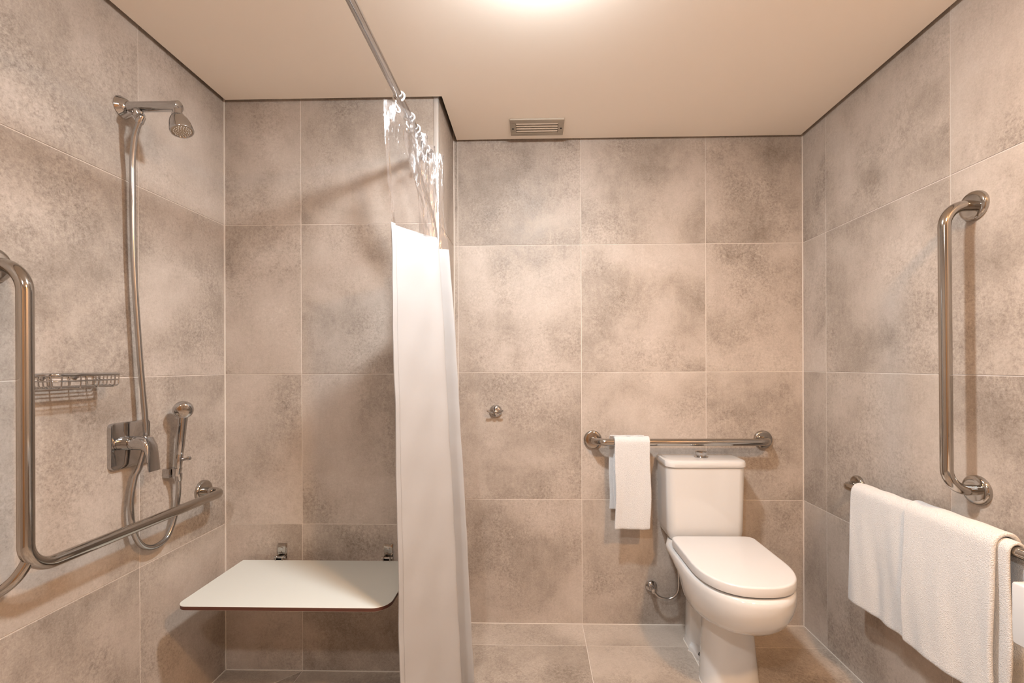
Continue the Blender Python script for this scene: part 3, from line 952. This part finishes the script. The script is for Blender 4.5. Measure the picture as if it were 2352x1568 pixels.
# tank: plan outline with straight front and chamfer-rounded front corners
def tank_ring(x0_, x1_, yf, yb_, rf, ins=0.0):
    pts = []
    x0_, x1_, yf, yb_ = x0_ + ins, x1_ - ins, yf + ins, yb_
    n = 8
    for k in range(n + 1):
        a = PI + PI / 2 * k / n
        pts.append((x0_ + rf + rf * math.cos(a), yf + rf + rf * math.sin(a)))
    for k in range(n + 1):
        a = 1.5 * PI + PI / 2 * k / n
        pts.append((x1_ - rf + rf * math.cos(a), yf + rf + rf * math.sin(a)))
    pts += [(x1_, yb_), (x0_, yb_)]
    # slight bow of the front
    out = []
    for x, y in pts:
        f = 1 - ((x - (x0_ + x1_) / 2) / ((x1_ - x0_) / 2)) ** 2
        out.append((x, y - 0.010 * max(0, f) * (1 if y < yf + rf + 0.001 else 0)))
    return out
tx0, tx1 = TX - 0.172, TX + 0.168
ty0, ty1 = 1.968, 2.128
obj('tank', loft_slices([(0.4575, tank_ring(tx0 + 0.022, tx1 - 0.018, ty0 + 0.012, ty1, 0.03)), (0.470, tank_ring(tx0 + 0.012, tx1 - 0.010, ty0 + 0.006, ty1, 0.034)), (0.500, tank_ring(tx0 + 0.006, tx1 - 0.006, ty0 + 0.003, ty1, 0.035)),
                        (0.60, tank_ring(tx0 + 0.003, tx1 - 0.004, ty0 + 0.001, ty1, 0.035)), (0.7745, tank_ring(tx0, tx1, ty0, ty1, 0.035))], 40), M['ceramic'], t)
lid = obj('tank_lid', loft_slices([(0.7765, tank_ring(tx0 - 0.003, tx1 + 0.003, ty0 - 0.004, ty1, 0.036)), (0.779, tank_ring(tx0 - 0.005, tx1 + 0.005, ty0 - 0.006, ty1 + 0.001, 0.037)), (0.795, tank_ring(tx0 - 0.005, tx1 + 0.005, ty0 - 0.006, ty1 + 0.001, 0.037)),
                                (0.8020, tank_ring(tx0 - 0.003, tx1 + 0.003, ty0 - 0.003, ty1, 0.037)), (0.8060, tank_ring(tx0 + 0.004, tx1 - 0.004, ty0 + 0.006, ty1 - 0.004, 0.034)), (0.8070, tank_ring(tx0 + 0.014, tx1 - 0.014, ty0 + 0.016, ty1 - 0.010, 0.030))], 40), M['ceramic'], t)
obj('flush_button', lathe_mesh([(0, 0.030), (0.004, 0.030), (0.007, 0.023), (0.012, 0.0215), (0.022, 0.0255), (0.027, 0.0250), (0.030, 0.020), (0.0305, 0.0)], (TX, 2.045, 0.806), (0, 0, 1), 32), M['chrome'], lid)

# water connection
t = thing('water_connection', (0.548, DT, 0.182), 'chrome wall valve with a bent hose feeding the toilet', 'valve')
obj('rosette', lathe_mesh([(0, 0.027), (0.004, 0.028), (0.010, 0.025), (0.018, 0.014), (0.030, 0.012), (0.032, 0.0)], (0.548, DT, 0.182), (0, -1, 0), 32), M['chrome'], t)
obj('stem', lathe_mesh([(0.02, 0.009), (0.045, 0.009), (0.047, 0.011), (0.056, 0.011), (0.058, 0.0)], (0.548, DT, 0.182), (0, -1, 0), 20), M['chrome'], t)
hp2 = [(0.548, DT - 0.052, 0.180), (0.566, DT - 0.060, 0.163), (0.592, DT - 0.065, 0.155), (0.622, DT - 0.066, 0.158), (0.648, DT - 0.066, 0.180), (0.657, DT - 0.064, 0.215), (0.658, DT - 0.062, 0.260), (0.655, DT - 0.058, 0.34), (0.650, DT - 0.056, 0.42), (0.650, DT - 0.056, 0.4585)]
rp = resample(hp2, 0.002)
obj('supply_hose', tube_mesh(rp, 0.006, 12, 80, lambda i, n: 0.0062 if i % 2 else 0.0054), M['hose_metal'], t)

# ------------------------------------------------------------------ towels
def drape(along, c_perp, zc, r, s0, s1, lf, lb, sgn, cols, seed, wav=0.004, flare_f=0.0, flare_b=0.0, edge=None, bulge=0.0, back_only=False):
    """sheet hung over a bar. along = 'X' or 'Y' (bar direction); c_perp = bar coordinate across; sgn = direction of the front side"""
    rnd_ = random.Random(seed)
    ph = [rnd_.uniform(0, 6.28) for _ in range(8)]
    prof = []
    nf = 26
    for k in range(nf):
        f = k / (nf - 1)
        prof.append(('f', 1 - f))
    for k in range(1, 12):
        prof.append(('a', k / 12))
    for k in range(nf):
        prof.append(('b', k / (nf - 1)))
    if back_only:
        prof = [q for q in prof if q[0] == 'b' or (q[0] == 'a' and q[1] > 0.62)]
    bm = bmesh.new()
    rows = []
    for (kind, f) in prof:
        row = []
        for j in range(cols):
            u = j / (cols - 1)
            s = s0 + (s1 - s0) * u
            if kind == 'a':
                a = PI * f
                d = r * math.cos(a); z = zc + r * math.sin(a)
            else:
                ln = lf if kind == 'f' else lb
                if kind == 'f' and edge: ln = ln * edge(u)
                d = r if kind == 'f' else -r
                z = zc - ln * f
                amp = wav * min(1, f * 1.6)
                w = amp * (math.sin(u * 5.1 + ph[0] + f * 1.7) + 0.6 * math.sin(u * 11.3 + ph[1] - f * 2.2) + 0.3 * math.sin(u * 23 + ph[2] + f * 5))
                if kind == 'f':
                    d += w + flare_f * f + bulge * math.sin(PI * min(1, f * 1.1)) * 0.5
                else:
                    d += w * 0.4 - flare_b * f
                s = s + 0.003 * math.sin(f * 7 + ph[3]) * (1 if kind == 'f' else -1) * (0.3 + f)
            z += 0.0010 * math.sin(u * 17 + ph[4])
            p = (s, c_perp + sgn * d, z) if along == 'X' else (c_perp + sgn * d, s, z)
            row.append(bm.verts.new(p))
        rows.append(row)
    for a, b in zip(rows[:-1], rows[1:]):
        for k in range(cols - 1):
            bm.faces.new((a[k], a[k + 1], b[k + 1], b[k]))
    return new_mesh('towel', bm, 180)

def sheet(name, me, parent, thick):
    o = obj(name, me, M['terry'], parent)
    s = o.modifiers.new('thickness', 'SOLIDIFY'); s.thickness = thick; s.offset = 0
    b = o.modifiers.new('round', 'SUBSURF'); b.levels = 1; b.render_levels = 1
    return o

# hand towel over the bar behind the toilet
t = thing('hand_towel', (0.44, yb, 0.48), 'small white hand towel folded over the grab bar', 'towel')
sheet('towel_body', drape('X', yb, BZ, 0.0230, 0.362, 0.520, 0.385, 0.310, -1, 24, 3, 0.0030, 0.006, 0.0), t, 0.010)
sheet('back_fold', drape('X', yb, BZ, 0.0330, 0.346, 0.505, 0.040, 0.318, -1, 20, 9, 0.0012, back_only=True, flare_b=0.010), t, 0.006)

# bath towel on the right wall bar, folded in two halves
t = thing('bath_towel', (TBX, 1.42, 0.355), 'large white bath towel folded over the wall bar', 'towel')
sheet('far_half', drape('Y', TBX, TBZ, 0.0260, 1.450, 1.700, 0.400, 0.36, -1, 30, 4, 0.0055, 0.006, 0.0, bulge=0.006), t, 0.013)
sheet('near_half', drape('Y', TBX, TBZ + 0.002, 0.0330, 1.174, 1.452, 0.402, 0.36, -1, 34, 11, 0.0040, 0.008, 0.0, bulge=0.006), t, 0.012)
sheet('inner_layer', drape('Y', TBX, TBZ, 0.0200, 1.150, 1.442, 0.398, 0.355, -1, 34, 12, 0.0010, -0.004, 0.0), t, 0.009)

# ------------------------------------------------------------------ washbasin at the right edge
t = thing('washbasin', (1.08, 0.60, 0.698), 'white block washbasin fixed to the wall beside the towel', 'washbasin')
bx0, bx1, by0, by1, bz0, bz1 = 0.892, XR - 0.001, 0.30, 0.871, 0.698, 0.812
bm = bmesh.new()
outer_b = [(bx0, by0), (bx1, by0), (bx1, by1), (bx0, by1)]
def rr(xa, xb, ya, yb2, r, n=6):
    p = []
    for (cx_, cy_, a0) in ((xb - r, yb2 - r, 0), (xa + r, yb2 - r, 90), (xa + r, ya + r, 180), (xb - r, ya + r, 270)):
        for k in range(n + 1):
            a = math.radians(a0 + 90 * k / n)
            p.append((cx_ + r * math.cos(a), cy_ + r * math.sin(a)))
    return p
rings = []
for (z, ins, r) in ((bz0, 0.004, 0.004), (bz0 + 0.003, 0.001, 0.005), (bz0 + 0.02, 0.0, 0.006), (bz1 - 0.004, 0.0, 0.006), (bz1 - 0.001, 0.001, 0.006), (bz1, 0.004, 0.006)):
    rings.append([(x, y, z) for x, y in rr(bx0 + ins, bx1, by0 + ins, by1 - ins, r)])
for (z, ix, iy, r) in ((bz1, 0.022, 0.024, 0.03), (bz1 - 0.004, 0.026, 0.028, 0.03), (bz1 - 0.06, 0.045, 0.05, 0.05), (bz1 - 0.085, 0.075, 0.10, 0.06)):
    rings.append([(x, y, z) for x, y in rr(bx0 + ix, bx1 - ix - 0.07, by0 + iy, by1 - iy, r)])
add_loft(bm, rings)
obj('basin', new_mesh('basin', bm, 35), M['ceramic'], t)
obj('drain', lathe_mesh([(0, 0.022), (0.003, 0.022), (0.004, 0.014), (0.003, 0.0)], (1.04, 0.585, bz1 - 0.085), (0, 0, 1), 24), M['chrome'], t)
obj('tap', tube_mesh(fillet([(1.215, 0.585, bz1), (1.215, 0.585, bz1 + 0.12), (1.08, 0.585, bz1 + 0.12), (1.08, 0.585, bz1 + 0.10)], [0.03, 0.012], 8), 0.012, 18), M['chrome'], t)
